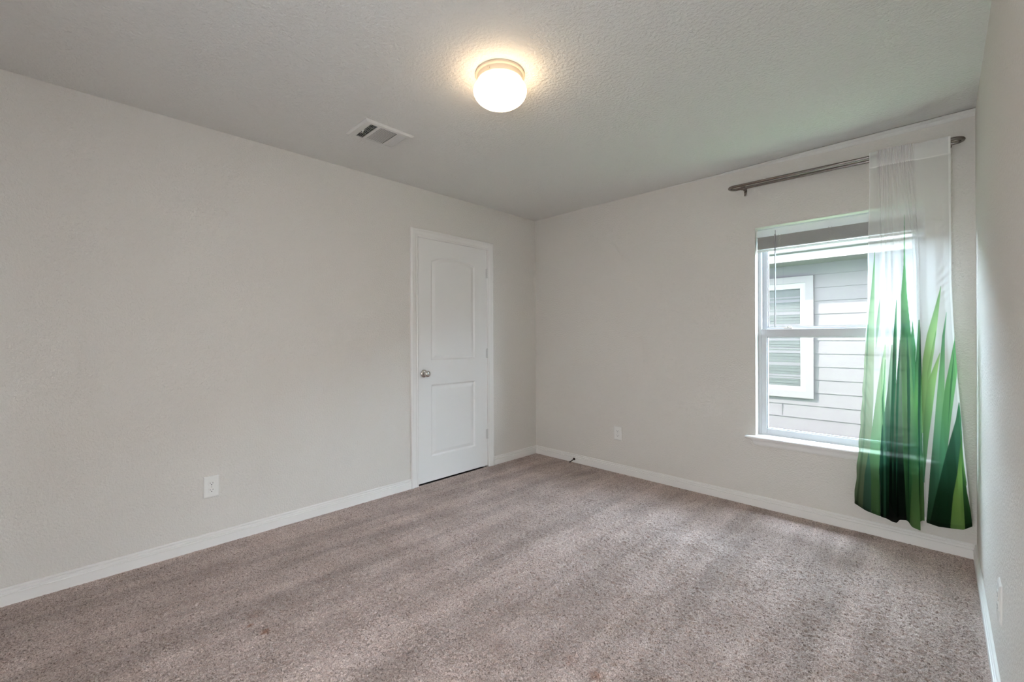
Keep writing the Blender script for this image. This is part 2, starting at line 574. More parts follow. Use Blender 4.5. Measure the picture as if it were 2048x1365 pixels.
def sash(x0, x1, z0, z1, y0, y1, sl, rb, rt, glassy):
    bm = bmesh.new()
    box(bm, x0, x0 + sl, y0, y1, z0, z1, 0.0025)
    box(bm, x1 - sl, x1, y0, y1, z0, z1, 0.0025)
    box(bm, x0 + sl, x1 - sl, y0 + 0.0008, y1 - 0.0008, z0, z0 + rb, 0.0025)
    box(bm, x0 + sl, x1 - sl, y0 + 0.0008, y1 - 0.0008, z1 - rt, z1, 0.0025)
    # glazing bead
    g = 0.006
    box(bm, x0 + sl - 0.001, x0 + sl + g, y0 + 0.008, y1 - 0.004, z0 + rb, z1 - rt)
    box(bm, x1 - sl - g, x1 - sl + 0.001, y0 + 0.008, y1 - 0.004, z0 + rb, z1 - rt)
    box(bm, x0 + sl, x1 - sl, y0 + 0.008, y1 - 0.004, z0 + rb - 0.001, z0 + rb + g)
    box(bm, x0 + sl, x1 - sl, y0 + 0.008, y1 - 0.004, z1 - rt - g, z1 - rt + 0.001)
    o = wpart('sash', bm, M_vinyl)
    bm = bmesh.new()
    box(bm, x0 + sl, x1 - sl, glassy, glassy + 0.004, z0 + rb, z1 - rt)
    p = link('glass_pane', bm, M_glass, o)
    return o

mg = bpy.data.materials.new('window_glass')
mg.use_nodes = True
n = mg.node_tree
n.nodes.clear()
o_ = n.nodes.new('ShaderNodeOutputMaterial')
tr = n.nodes.new('ShaderNodeBsdfTransparent')
tr.inputs[0].default_value = (0.975, 0.985, 0.985, 1)
gl = n.nodes.new('ShaderNodeBsdfGlossy')
gl.inputs['Roughness'].default_value = 0.02
fr_ = n.nodes.new('ShaderNodeFresnel')
fr_.inputs[0].default_value = 1.45
ms = n.nodes.new('ShaderNodeMixShader')
geo_ = n.nodes.new('ShaderNodeNewGeometry')
inv_ = n.nodes.new('ShaderNodeMath'); inv_.operation = 'SUBTRACT'; inv_.inputs[0].default_value = 1.0
mul_ = n.nodes.new('ShaderNodeMath'); mul_.operation = 'MULTIPLY'
n.links.new(geo_.outputs['Backfacing'], inv_.inputs[1])
n.links.new(fr_.outputs[0], mul_.inputs[0])
n.links.new(inv_.outputs[0], mul_.inputs[1])
n.links.new(mul_.outputs[0], ms.inputs[0])
n.links.new(tr.outputs[0], ms.inputs[1])
n.links.new(gl.outputs[0], ms.inputs[2])
n.links.new(ms.outputs[0], o_.inputs['Surface'])
M_glass = mg

s_up = sash(WX0 + fw, WX1 - fw, 1.245, WZ1 - 0.012, 0.108, 0.138, 0.030, 0.034, 0.020, 0.121)
s_lo = sash(WX0 + fw - 0.001, WX1 - fw + 0.001, WZ0 + 0.014, 1.266, 0.074, 0.104, 0.034, 0.044, 0.056, 0.087)
bm = bmesh.new()
box(bm, 2.255, 2.305, 0.078, 0.102, 1.264, 1.276, 0.003)
tube(bm, [(2.280, 0.088, 1.275), (2.280, 0.088, 1.283)], 0.010, 16)
box(bm, 2.262, 2.300, 0.083, 0.093, 1.279, 1.285, 0.002)
link('latch', bm, M_plastic, s_lo, smooth=True)
# stool and apron
bm = bmesh.new()
SX0, SX1 = 2.036, 3.034
nose = [(0.0, 0.486), (-0.040, 0.486), (-0.0465, 0.4885), (-0.050, 0.4945), (-0.0485, 0.5005), (-0.044, 0.5045), (-0.038, 0.506), (0.0, 0.506)]
sweep(bm, [[(x, y, z) for y, z in nose] for x in (SX0, SX1)])
box(bm, WX0, WX1, -0.001, 0.074, 0.486, 0.5058)
wpart('window_sill', bm, M_trim)
bm = bmesh.new()
ap = [(0.0, 0.4865), (-0.034, 0.4865), (-0.034, 0.482), (-0.029, 0.479), (-0.023, 0.472), (-0.020, 0.463), (-0.019, 0.456), (-0.0145, 0.454), (-0.0125, 0.446), (-0.009, 0.440), (0.0, 0.438)]
sweep(bm, [[(2.072 + (0.034 + y) * 0.75, y, z) for y, z in ap], [(3.000 - (0.034 + y) * 0.75, y, z) for y, z in ap]])
wpart('apron', bm, M_trim)

# ------------------------------------------------------------------ mini blind, drawn up
blind = thing('window_blind', 'white mini blind drawn up in a stack at the top of the window', 'blind', (2.095, 0.03, 1.968))
M_slat = mat('blind_slat', srgb(226, 225, 222), 0.45)
n = M_slat.node_tree
t2 = n.nodes.new('ShaderNodeBsdfTranslucent')
t2.inputs[0].default_value = srgb(236, 236, 234)
x2 = n.nodes.new('ShaderNodeMixShader')
x2.inputs[0].default_value = 0.45
n.links.new(n.nodes['Principled BSDF'].outputs[0], x2.inputs[1])
n.links.new(t2.outputs[0], x2.inputs[2])
n.links.new(x2.outputs[0], n.nodes['Material Output'].inputs['Surface'])
ml = bpy.data.materials.new('translucent_headrail')
ml.use_nodes = True
n = ml.node_tree
b = n.nodes['Principled BSDF']
b.inputs['Base Color'].default_value = srgb(246, 247, 248)
b.inputs['Roughness'].default_value = 0.35
t2 = n.nodes.new('ShaderNodeBsdfTranslucent')
t2.inputs[0].default_value = srgb(250, 250, 250)
x2 = n.nodes.new('ShaderNodeMixShader')
x2.inputs[0].default_value = 0.75
n.links.new(b.outputs[0], x2.inputs[1])
n.links.new(t2.outputs[0], x2.inputs[2])
n.links.new(x2.outputs[0], n.nodes['Material Output'].inputs['Surface'])
def bpart(name, bm, m, parent=blind, smooth=False):
    o = link(name, bm, m, None, smooth)
    o.parent = parent
    o.matrix_parent_inverse = Matrix.Translation(-Vector(blind.location))
    return o
BX0, BX1 = 2.101, 2.969
bm = bmesh.new()
q0 = [(0.022, 1.968), (0.022, 1.920), (0.0235, 1.920), (0.0235, 1.9665), (0.0265, 1.9665), (0.0265, 1.968)]
sweep(bm, [[(x, y, z) for y, z in q0] for x in (BX0, BX1)])
bpart('headrail', bm, ml)
for x in (BX0 - 0.005, BX1):
    bm = bmesh.new()
    box(bm, x, x + 0.006, 0.0215, 0.050, 1.922, 1.9685, 0.001)
    bpart('bracket', bm, M_plastic)
bm = bmesh.new()
ns = 40
for k in range(ns):
    z = 1.919 - k * (1.919 - 1.836) / (ns - 1)
    pr_ = []
    jit = 0.0006 * math.sin(k * 2.3)
    for a in range(7):
        f = a / 6
        pr_.append((0.020 + jit + 0.025 * f, z + 0.0022 * math.sin(math.pi * f)))
    pr_ += [(y, zz - 0.0013) for y, zz in pr_[::-1]]
    sweep(bm, [[(x, y, zz) for y, zz in pr_] for x in (BX0 + 0.002 + 0.0015 * math.sin(k * 1.7), BX1 - 0.002)])
bpart('slats', bm, M_slat)
bm = bmesh.new()
box(bm, BX0 + 0.002, BX1 - 0.002, 0.0195, 0.0455, 1.815, 1.829, 0.003)
bpart('bottom_rail', bm, M_slat)
for x in (2.245, 2.530, 2.815):
    bm = bmesh.new()
    for dx in (-0.004, 0.004):
        pts = [(x + dx + 0.006 * math.sin(k * 1.9 + dx * 300), 0.0175 - 0.003 * abs(math.sin(k * 2.1)), 1.924 - k * 0.0085) for k in range(12)]
        tube(bm, pts, 0.0016, 6)
    bpart('ladder_cord', bm, M_plastic, smooth=True)
bm = bmesh.new()
tube(bm, [(2.2195, 0.012, 1.955), (2.2195, 0.012, 1.930), (2.2185, 0.011, 1.925), (2.2175, 0.011, 1.277)], [0.0015, 0.0015, 0.0036, 0.0036], 6)
M_wand = mat('grey_acrylic_wand', srgb(150, 150, 152), 0.2)
bpart('tilt_wand', bm, M_wand)

# ------------------------------------------------------------------ curtain rod
rod = thing('curtain_rod', 'brushed nickel wrap-around curtain rod above the window', 'curtain rod', (2.55, 0, 2.277))
def rpart(name, bm, m, parent=rod, smooth=True, off=(2.55, 0, 2.277)):
    o = link(name, bm, m, None, smooth)
    o.parent = parent
    o.matrix_parent_inverse = Matrix.Translation(-Vector(off))
    return o
RZ0, RZ1 = 2.2815, 2.2665      # rod sags a touch to the right
def rz(x):
    return RZ0 + (RZ1 - RZ0) * (x - 1.95) / (3.13 - 1.95)
yf, yb = -0.116, -0.042
rr = (yf - yb) / -2
xl, xr = 1.952 + rr, 3.128 - rr
pts = []
for k in range(0, 13):
    a = math.pi / 2 + math.pi * k / 12 * 1.0
    pts.append((xl + rr * math.cos(a), (yf + yb) / 2 + rr * math.sin(a) * 1.0, 0))
# goes from back (y=yb) around the left end to the front, along, and around the right end to the back
path = [(2.55, yb, 0), (2.3, yb, 0)] + pts + [(2.3, yf, 0), (2.55, yf, 0), (2.8, yf, 0)]
for k in range(0, 13):
    a = -math.pi / 2 + math.pi * k / 12
    path.append((xr + rr * math.cos(a), (yf + yb) / 2 + rr * math.sin(a), 0))
path += [(2.8, yb, 0), (2.551, yb, 0)]
path = [(x, y, rz(x)) for x, y, z in path]
bm = bmesh.new()
tube(bm, path, 0.0095, 18)
rpart('rod', bm, M_rod)
for x in (2.030, 3.070):
    bm = bmesh.new()
    z = rz(x)
    tube(bm, [(x, yb + 0.004, z), (x, -0.012, z - 0.004), (x + 0.006, -0.006, z - 0.010)], [0.011, 0.010, 0.0105], 14)
    tube(bm, [(x - 0.012, yb, z), (x + 0.014, yb, z)], 0.0125, 16)
    lo = 0.050 if x < 2.5 else 0.010
    box(bm, x - 0.004, x + 0.016, -0.007, 0.0, z - lo, z + 0.012, 0.003)
    if x < 2.5:
        tube(bm, [(x + 0.006, -0.012, z - 0.038), (x + 0.006, -0.004, z - 0.038)], [0.006, 0.008], 12)
    rpart('bracket', bm, M_rod)

# ------------------------------------------------------------------ curtain
def px2w(px, py, y=-0.11):
    """print positions on the cloth, taken at the hanging plane of the curtain"""
    f = math.sin(YAW), math.cos(YAW)
    r0, u0 = (px - 1024) / F_PX, (Y0 - py) / F_PX
    c, s = math.cos(ROLL), math.sin(ROLL)
    rv = Vector((math.cos(YAW) * c, -math.sin(YAW) * c, s))
    uv = Vector((-s * math.cos(YAW), s * math.sin(YAW), c))
    d_ = Vector((f[0], f[1], 0)) + rv * r0 + uv * u0
    t_ = (y + 3.4372) / d_.y
    return 3.0385 + t_ * d_.x, 1.2078 + t_ * d_.z

KU = [0, .08, .15, .185, .215, .25, .30, .335, .37, .42, .46, .52, .555, .60, .64, .68, .76, .84, .92, 1.0]
BX = [2.661, 2.720, 2.778, 2.799, 2.784, 2.812, 2.838, 2.858, 2.868, 2.902, 2.922, 2.960, 2.944, 2.962, 2.986, 2.979, 3.026, 3.076, 3.122, 3.1555]
BY = [-.100, -.118, -.136, -.128, -.104, -.086, -.118, -.128, -.100, -.104, -.132, -.142, -.108, -.080, -.086, -.116, -.138, -.124, -.134, -.104]
BZ = [.197, .172, .165, .160, .152, .142, .141, .143, .156, .163, .140, .133, .160, .174, .177, .178, .176, .177, .187, .205]
MX = [2.731, 2.757, 2.786, 2.800, 2.790, 2.806, 2.822, 2.836, 2.846, 2.868, 2.888, 2.936, 2.930, 2.945, 2.957, 2.951, 2.985, 3.020, 3.052, 3.081]
MY = [-.112, -.120, -.128, -.124, -.110, -.098, -.120, -.106, -.122, -.104, -.122, -.108, -.100, -.094, -.102, -.116, -.124, -.118, -.122, -.110]
TX = [2.7424, 2.762, 2.779, 2.788, 2.796, 2.806, 2.820, 2.830, 2.841, 2.857, 2.869, 2.888, 2.899, 2.913, 2.926, 2.938, 2.972, 3.008, 3.044, 3.0793]
NU, NV = 360, 420
u = np.linspace(0, 1, NU)
v = np.linspace(0, 1, NV)
def sm(keys):
    a = np.interp(np.linspace(0, 1, 1200), KU, keys)
    k = np.hanning(45); k /= k.sum()
    ap_ = np.concatenate([2 * a[0] - a[1:60][::-1], a, 2 * a[-1] - a[-60:-1][::-1]])
    a2 = np.convolve(ap_, k, 'same')[59:-59]
    return np.interp(u, np.linspace(0, 1, 1200), a2)
bx, by, bz, mx, my, tx = [sm(k) for k in (BX, BY, BZ, MX, MY, TX)]
ty = np.full(NU, -0.1335)
gat = np.clip((u - 0.13) / 0.06, 0, 1) * np.clip((0.70 - u) / 0.10, 0, 1)
pleat = np.sin(2 * math.pi * u * 34 + 2.0 * np.sin(u * 21)) * gat
sl = 0.0035 * np.sin(u * 17 + 1.0) * (1 - gat)
ztop = 2.2925 - 0.014 * (tx - 2.7424) / 0.337 + 0.004 * gat + 0.003 * pleat * gat
U, Vv = np.meshgrid(u, v)
Zc = ztop[None, :] + (bz - ztop)[None, :] * Vv
vm = 0.36
wt = np.where(Vv < vm, 1 - Vv / vm, 0.0)
wt = wt * wt * (3 - 2 * wt)
wb = np.where(Vv > vm, (Vv - vm) / (1 - vm), 0.0)
wb = wb ** 1.35
wm = 1 - wt - wb
Xc = tx[None, :] * wt + mx[None, :] * wm + bx[None, :] * wb
Yc = ty[None, :] * wt + my[None, :] * wm + by[None, :] * wb
fade = np.exp(-Vv * 9.0)
Yc = Yc + (0.0048 * pleat)[None, :] * fade + sl[None, :] * np.exp(-Vv * 3)
Yc = Yc + 0.004 * np.sin(U * 95 + 3 * np.sin(Vv * 4)) * np.exp(-((Vv - 0.25) / 0.22) ** 2) * gat[None, :]
# the pocket bulges round the rod
pock = np.exp(-((Zc - 2.2735) / 0.011) ** 2)
Yc = Yc - 0.006 * pock
# diagonal drag wrinkles near the right selvedge
dr = np.exp(-((U - 0.93) / 0.06) ** 2) * np.exp(-((Vv - 0.36) / 0.11) ** 2)
Yc = Yc + 0.0016 * np.sin((Zc * 0.8 - Xc * 1.3) * 120 + 4 * np.sin(Zc * 17)) * dr
lw = np.exp(-((U - 0.05) / 0.04) ** 2) * np.exp(-((Vv - 0.68) / 0.15) ** 2)
Xc = Xc + 0.0025 * np.sin(Zc * 40) * np.exp(-U * 25) * Vv
Yc = Yc + 0.003 * np.sin(Zc * 60 + U * 80) * lw

# leaf print, painted blade over blade; colours also carry backlight and dark below sill
col = np.zeros(Xc.shape + (3,)); col[:] = srgb(243, 242, 240)[:3]
den = np.full(Xc.shape, 0.0)
def blade(pts, widths, colors, soft=0.0012):
    """pts: image points down the blade; widths in image pixels; colours along it (sRGB)"""
    global col, den
    P = np.array([px2w(*p) for p in pts])
    scl = 3.05e-3
    Wd = np.array(widths) * scl / 2 * 0.86
    Cs = np.array([srgb(*c)[:3] for c in colors])
    Cs = np.stack([np.interp(np.linspace(0, 1, len(P)), np.linspace(0, 1, len(Cs)), Cs[:, k]) for k in range(3)], 1)
    zz = P[::-1, 1]
    xc = np.interp(Zc, zz, P[::-1, 0])
    hw = np.interp(Zc, zz, Wd[::-1])
    inside = (Zc <= P[0, 1]) & (Zc >= P[-1, 1] - 0.02)
    m_ = np.clip((hw - np.abs(Xc - xc)) / soft + 0.5, 0, 1) * inside
    side = np.clip((Xc - xc) / np.maximum(hw, 1e-4), -1, 1)
    cc = np.stack([np.interp(Zc, zz, Cs[::-1, k]) for k in range(3)], -1)
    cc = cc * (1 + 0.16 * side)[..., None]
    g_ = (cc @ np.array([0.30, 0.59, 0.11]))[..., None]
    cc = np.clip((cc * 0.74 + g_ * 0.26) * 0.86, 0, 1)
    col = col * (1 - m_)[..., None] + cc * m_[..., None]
    den = den * (1 - m_) + m_
PALE, LIME, MIDG, DEEP, TEAL, BLACK = (196, 226, 176), (158, 216, 112), (92, 176, 92), (34, 110, 58), (60, 140, 104), (6, 20, 12)
blade([(1750, 505), (1746, 580), (1742, 650), (1738, 720), (1735, 800), (1728, 900), (1719, 1012)], [1, 6, 12, 18, 22, 25, 26],
      [(120, 200, 120), (150, 214, 140), (190, 220, 170), (176, 196, 156), (120, 150, 100), (60, 82, 42)])
blade([(1760, 600), (1757, 645), (1752, 700)], [0.4, 6, 0.4], [(120, 200, 140), (190, 220, 180)])
blade([(1770, 690), (1763, 780), (1754, 880), (1751, 960), (1755, 1030)], [2, 14, 22, 22, 20], [PALE, (170, 214, 150), (110, 180, 110), (60, 120, 50), (40, 84, 26)])
blade([(1738, 905), (1736, 950), (1734, 1022)], [1, 12, 16], [(70, 130, 100), (44, 96, 70), (24, 60, 40)])
blade([(1784, 690), (1781, 780), (1778, 860), (1779, 940), (1783, 1045)], [2, 10, 24, 34, 36], [(150, 190, 150), (110, 160, 120), (40, 110, 80), (10, 62, 40), (2, 24, 14)])
blade([(1793, 600), (1790, 680), (1787, 800), (1786, 900), (1785, 1045)], [1, 6, 8, 12, 22], [(60, 160, 90), (24, 120, 62), (20, 104, 60), (10, 80, 46), (2, 22, 12)])
blade([(1806, 640), (1803, 740), (1801, 840), (1801, 930), (1802, 1050)], [2, 14, 24, 36, 42], [(110, 170, 110), (90, 130, 90), (70, 104, 70), (10, 28, 18), BLACK])
blade([(1809, 430), (1809, 530), (1808, 590), (1811, 650), (1815, 720), (1819, 800), (1822, 900), (1830, 1055)], [0.6, 3, 10, 15, 20, 24, 26, 26],
      [(130, 200, 150), (84, 190, 100), (80, 176, 84), (44, 130, 70), (64, 140, 66), (84, 160, 70), (40, 110, 50), (26, 70, 26)])
blade([(1838, 640), (1837, 720), (1834, 800), (1832, 900), (1836, 960), (1834, 1060)], [2, 9, 16, 20, 18, 24],
      [(90, 170, 100), (50, 136, 74), (96, 170, 74), (40, 112, 66), (60, 116, 44), (84, 140, 44)])
blade([(1825, 640), (1826, 700), (1828, 800)], [0.3, 9, 0.3], [(70, 160, 90), (50, 140, 76), (60, 150, 80)])
blade([(1882, 572), (1873, 620), (1863, 670), (1855, 720), (1850, 780), (1846, 860)], [0.6, 7, 14, 15, 12, 5], [(110, 190, 90), (150, 214, 120), (176, 226, 120), (156, 216, 110), (130, 196, 100)])
blade([(1872, 662), (1866, 700), (1858, 745), (1850, 820)], [0.3, 4, 5, 0.3], [MIDG, LIME, LIME, LIME])
blade([(1880, 706), (1873, 730), (1864, 762), (1857, 820), (1851, 880), (1847, 960)], [1, 6, 12, 12, 9, 3], [LIME, (172, 226, 110), (150, 216, 110), (110, 190, 110), (60, 140, 90)])
blade([(1893, 625), (1887, 672), (1884, 737), (1881, 800), (1878, 882), (1874, 946), (1867, 1050)], [0.8, 4, 8, 12, 18, 21, 22],
      [(130, 206, 150), (84, 176, 110), (124, 210, 130), (130, 206, 124), (90, 176, 124), (40, 108, 70), (24, 66, 28)])
blade([(1911, 628), (1912, 680), (1909, 720), (1901, 769), (1893, 833), (1887, 898), (1880, 970)], [0.8, 5, 12, 15, 14, 12, 4],
      [(60, 160, 90), (90, 190, 100), (120, 214, 120), (104, 200, 100), (70, 170, 110), (44, 120, 84)])
blade([(1918, 805), (1917, 840), (1912, 881), (1906, 930), (1899, 994), (1893, 1052)], [1, 8, 18, 28, 40, 50],
      [(40, 140, 80), (44, 136, 84), (40, 120, 84), (24, 84, 52), (14, 56, 30), (10, 40, 18)])
blade([(1922, 890), (1921, 946), (1918, 994), (1919, 1056)], [2, 9, 17, 26], [(60, 150, 50), (120, 186, 40), (124, 184, 34), (100, 160, 28)])
blade([(1925, 930), (1930, 985), (1939, 1054)], [2, 6, 13], [(50, 130, 44), (34, 100, 34), (16, 60, 20)])
blade([(1921, 860), (1926, 930), (1931, 965)], [1, 3, 3], [(70, 150, 70), (90, 170, 50), (60, 130, 40)])
STRAND = [(30, 110, 64), (16, 92, 54), (12, 84, 50), (6, 50, 30)]
blade([(1791, 625), (1788, 720), (1786, 820), (1786, 1000)], [0.3, 4, 4, 0.3], STRAND)
blade([(1801, 660), (1797, 740), (1794, 830), (1793, 1000)], [0.3, 3, 4, 0.3], STRAND)
blade([(1814, 660), (1817, 740), (1818, 830), (1817, 1000)], [0.3, 5, 5, 0.3], STRAND)
blade([(1841, 655), (1839, 740), (1838, 830), (1839, 1000)], [0.3, 4, 4, 0.3], STRAND)
blade([(1770, 720), (1766, 800), (1768, 880), (1769, 1030)], [1, 3, 3, 4], [(90, 170, 100), (60, 140, 80), (40, 110, 70), (16, 60, 36)])
blade([(1736, 650), (1733, 760), (1728, 880), (1714, 1005)], [2, 3, 3, 4], [(80, 170, 110), (150, 180, 140), (90, 130, 80), (40, 60, 30)])
blade([(1909, 700), (1903, 760), (1896, 850)], [0.3, 3, 0.2], [(60, 160, 90), (60, 150, 80), (60, 150, 90)])
Zb = bz[None, :]
hem_b = np.clip((Zb + 0.021 - Zc) / 0.001, 0, 1)
hem_t = np.clip((0.0035 - np.abs(Zc - (ztop[None, :] - 0.092))) / 0.0015, 0, 1)
pocket = np.clip((Zc - (ztop[None, :] - 0.092)) / 0.001, 0, 1)
hem_s = np.maximum(np.clip((0.018 - U) / 0.002, 0, 1), np.clip((U - 0.978) / 0.002, 0, 1))
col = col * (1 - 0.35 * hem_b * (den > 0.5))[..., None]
opac = 0.46 + 0.12 * np.clip((U - 0.16) / 0.06, 0, 1) + 0.07 * den + 0.20 * np.maximum(np.maximum(hem_b, hem_t), hem_s) + 0.20 * pocket
lum = col @ np.array([0.3, 0.6, 0.1])
opac = np.clip(opac + 0.35 * np.clip(1 - lum / 0.12, 0, 1) * den, 0, 0.95)
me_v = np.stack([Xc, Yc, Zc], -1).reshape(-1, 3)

mc = bpy.data.materials.new('sheer_printed_voile')
mc.use_nodes = True
n = mc.node_tree
n.nodes.clear()
out = n.nodes.new('ShaderNodeOutputMaterial')
at1 = n.nodes.new('ShaderNodeAttribute'); at1.attribute_name = 'print'
sepa = n.nodes.new('ShaderNodeAttribute'); sepa.attribute_name = 'weave'
tr = n.nodes.new('ShaderNodeBsdfTransparent')
df = n.nodes.new('ShaderNodeBsdfDiffuse')
tl = n.nodes.new('ShaderNodeBsdfTranslucent')
mx1 = n.nodes.new('ShaderNodeMixShader'); mx1.inputs[0].default_value = 0.28
mx2 = n.nodes.new('ShaderNodeMixShader')
tint = n.nodes.new('ShaderNodeMix'); tint.data_type = 'RGBA'; tint.inputs[0].default_value = 0.78
tint.inputs[6].default_value = (1, 1, 1, 1)
n.links.new(at1.outputs['Color'], tint.inputs[7])
n.links.new(tint.outputs[2], tr.inputs[0])
n.links.new(at1.outputs['Color'], df.inputs[0])
n.links.new(at1.outputs['Color'], tl.inputs[0])
n.links.new(df.outputs[0], mx1.inputs[1])
n.links.new(tl.outputs[0], mx1.inputs[2])
n.links.new(sepa.outputs['Fac'], mx2.inputs[0])
n.links.new(tr.outputs[0], mx2.inputs[1])
n.links.new(mx1.outputs[0], mx2.inputs[2])
n.links.new(mx2.outputs[0], out.inputs['Surface'])
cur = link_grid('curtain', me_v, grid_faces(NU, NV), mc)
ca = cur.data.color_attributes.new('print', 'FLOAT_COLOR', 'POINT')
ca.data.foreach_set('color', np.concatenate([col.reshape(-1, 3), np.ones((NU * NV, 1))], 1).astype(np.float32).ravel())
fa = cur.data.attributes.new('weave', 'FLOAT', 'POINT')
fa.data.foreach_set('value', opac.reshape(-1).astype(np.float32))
cur['label'] = 'sheer white curtain panel printed with tall green grass blades, hanging from the rod'
cur['category'] = 'curtain'

# ------------------------------------------------------------------ ceiling light
LX, LY = 1.578, -2.028
lamp = thing('ceiling_light', 'lit white glass mushroom dome light on the ceiling', 'ceiling light', (LX, LY, H))
M_pan = mat('white_enamel_pan', srgb(206, 192, 172), 0.45)
def lpart(name, prof, m, parent=lamp):
    bm = bmesh.new()
    lathe(bm, prof, 72)
    return link(name, bm, m, parent, smooth=True)
lpart('base', [(0, 0), (0.1135, 0), (0.1150, -0.003), (0.1150, -0.010), (0.1125, -0.013), (0.1065, -0.0145), (0.1060, -0.017), (0.1060, -0.036), (0.1045, -0.038), (0.100, -0.038), (0.098, -0.030), (0, -0.030)], M_pan)
bm = bmesh.new()
tube(bm, [(0.0345, -0.1000, -0.027), (0.0362, -0.1075, -0.027)], 0.0032, 10)
link('thumb_screw', bm, M_nickel, lamp, smooth=True)
mgl = mat('lit_opal_glass', (0.9, 0.88, 0.84, 1), 0.3, emit=((1.0, 0.74, 0.46, 1), GLOBE))
lpart('globe', [(0.095, -0.032), (0.097, -0.040), (0.104, -0.046), (0.114, -0.056), (0.1215, -0.068), (0.1240, -0.080), (0.1225, -0.092), (0.1165, -0.105),
                (0.106, -0.118), (0.090, -0.130), (0.070, -0.140), (0.046, -0.1475), (0.022, -0.1515), (0, -0.1525)], mgl)

# ------------------------------------------------------------------ ceiling vent
vent = thing('ceiling_vent', 'white three-way air register on the ceiling left of the light', 'vent', (0.635, -2.122, H))
vx, vy = 0.127, 0.157
def vpart(name, bm, m, smooth=False):
    return link(name, bm, m, vent, smooth)
bm = bmesh.new()
# frame with three openings, local coordinates; banks along local y
ix = 0.093
banks = [(-0.110, -0.068), (-0.050, 0.059), (0.078, 0.125)]
zt, zb_ = -0.0005, -0.0095
cuts = [-vy + 0.012] + [q for b2 in banks for q in b2] + [vy - 0.012]
box(bm, -vx + 0.012, -ix, -vy + 0.012, vy - 0.012, zb_, zb_ + 0.0012)
box(bm, ix, vx - 0.012, -vy + 0.012, vy - 0.012, zb_, zb_ + 0.0012)
for a, b2 in ((cuts[0], cuts[1]), (cuts[2], cuts[3]), (cuts[4], cuts[5]), (cuts[6], cuts[7])):
    box(bm, -ix, ix, a, b2, zb_, zb_ + 0.0012)
rim = lambda k, z: [(-k, -vy - (vx - k) * -1 if False else 0, z)]
o4 = [(-vx, -vy), (vx, -vy), (vx, vy), (-vx, vy)]
i4 = [(-vx + 0.012, -vy + 0.012), (vx - 0.012, -vy + 0.012), (vx - 0.012, vy - 0.012), (-vx + 0.012, vy - 0.012)]
for k in range(4):
    a, b2 = o4[k], o4[(k + 1) % 4]
    c_, d2 = i4[(k + 1) % 4], i4[k]
    bm.faces.new([bm.verts.new(p) for p in ((a[0], a[1], -0.002), (b2[0], b2[1], -0.002), (c_[0], c_[1], zb_), (d2[0], d2[1], zb_))])
    bm.faces.new([bm.verts.new(p) for p in ((a[0], a[1], 0), (b2[0], b2[1], 0), (b2[0], b2[1], -0.002), (a[0], a[1], -0.002))])
M_register = mat('register_enamel', srgb(212, 210, 206), 0.4)
vpart('face_frame', bm, M_register)
bm = bmesh.new()
box(bm, -ix - 0.005, ix + 0.005, -0.13, 0.13, -0.0008, 0.0)  # flat dark plate, shade behind the louvers given as colour
vpart('duct_shade', bm, M_void_shade)
bm = bmesh.new()
def slat_x(yc, tilt):
    c_, s_ = math.cos(tilt) * 0.0085 / 2 * 1.3, math.sin(tilt) * 0.0085 / 2 * 1.3
    q = [(yc - c_, zb_ + 0.0045 - s_), (yc + c_, zb_ + 0.0045 + s_)]
    q = [q[0], q[1], (q[1][0], q[1][1] - 0.0008), (q[0][0], q[0][1] - 0.0008)]
    sweep(bm, [[(x, y, z) for y, z in q] for x in (-ix, ix)])
for k in range(5):
    slat_x(banks[0][0] + 0.0005 + k * 0.0104, math.radians(62))
for k in range(1, 4):
    box(bm, -ix + k * 2 * ix / 4 - 0.0012, -ix + k * 2 * ix / 4 + 0.0012, banks[0][0], banks[0][1], zb_ + 0.004, zb_ + 0.0055)
for k in range(6):
    slat_x(banks[2][0] + 0.002 + k * 0.0088, math.radians(-38))
for k in range(17):
    xk = -ix + 0.004 + k * (2 * ix - 0.008) / 16
    c_, s_ = math.cos(0.17) * 0.0027, math.sin(0.17) * 0.0027
    q = [(xk - c_, zb_ + 0.0045 - s_), (xk + c_, zb_ + 0.0045 + s_), (xk + c_ + 0.0007, zb_ + 0.0045 + s_ - 0.0006), (xk - c_ + 0.0007, zb_ + 0.0045 - s_ - 0.0006)]
    sweep(bm, [[(x, y, z) for x, z in q] for y in banks[1]])
vpart('louvers', bm, M_register)
bm = bmesh.new()
box(bm, -0.012, 0.006, -0.1125, -0.1095, -0.020, -0.006, 0.001)
box(bm, -0.012, -0.004, -0.1135, -0.1085, -0.022, -0.017, 0.001)
vpart('damper_lever', bm, M_plastic)

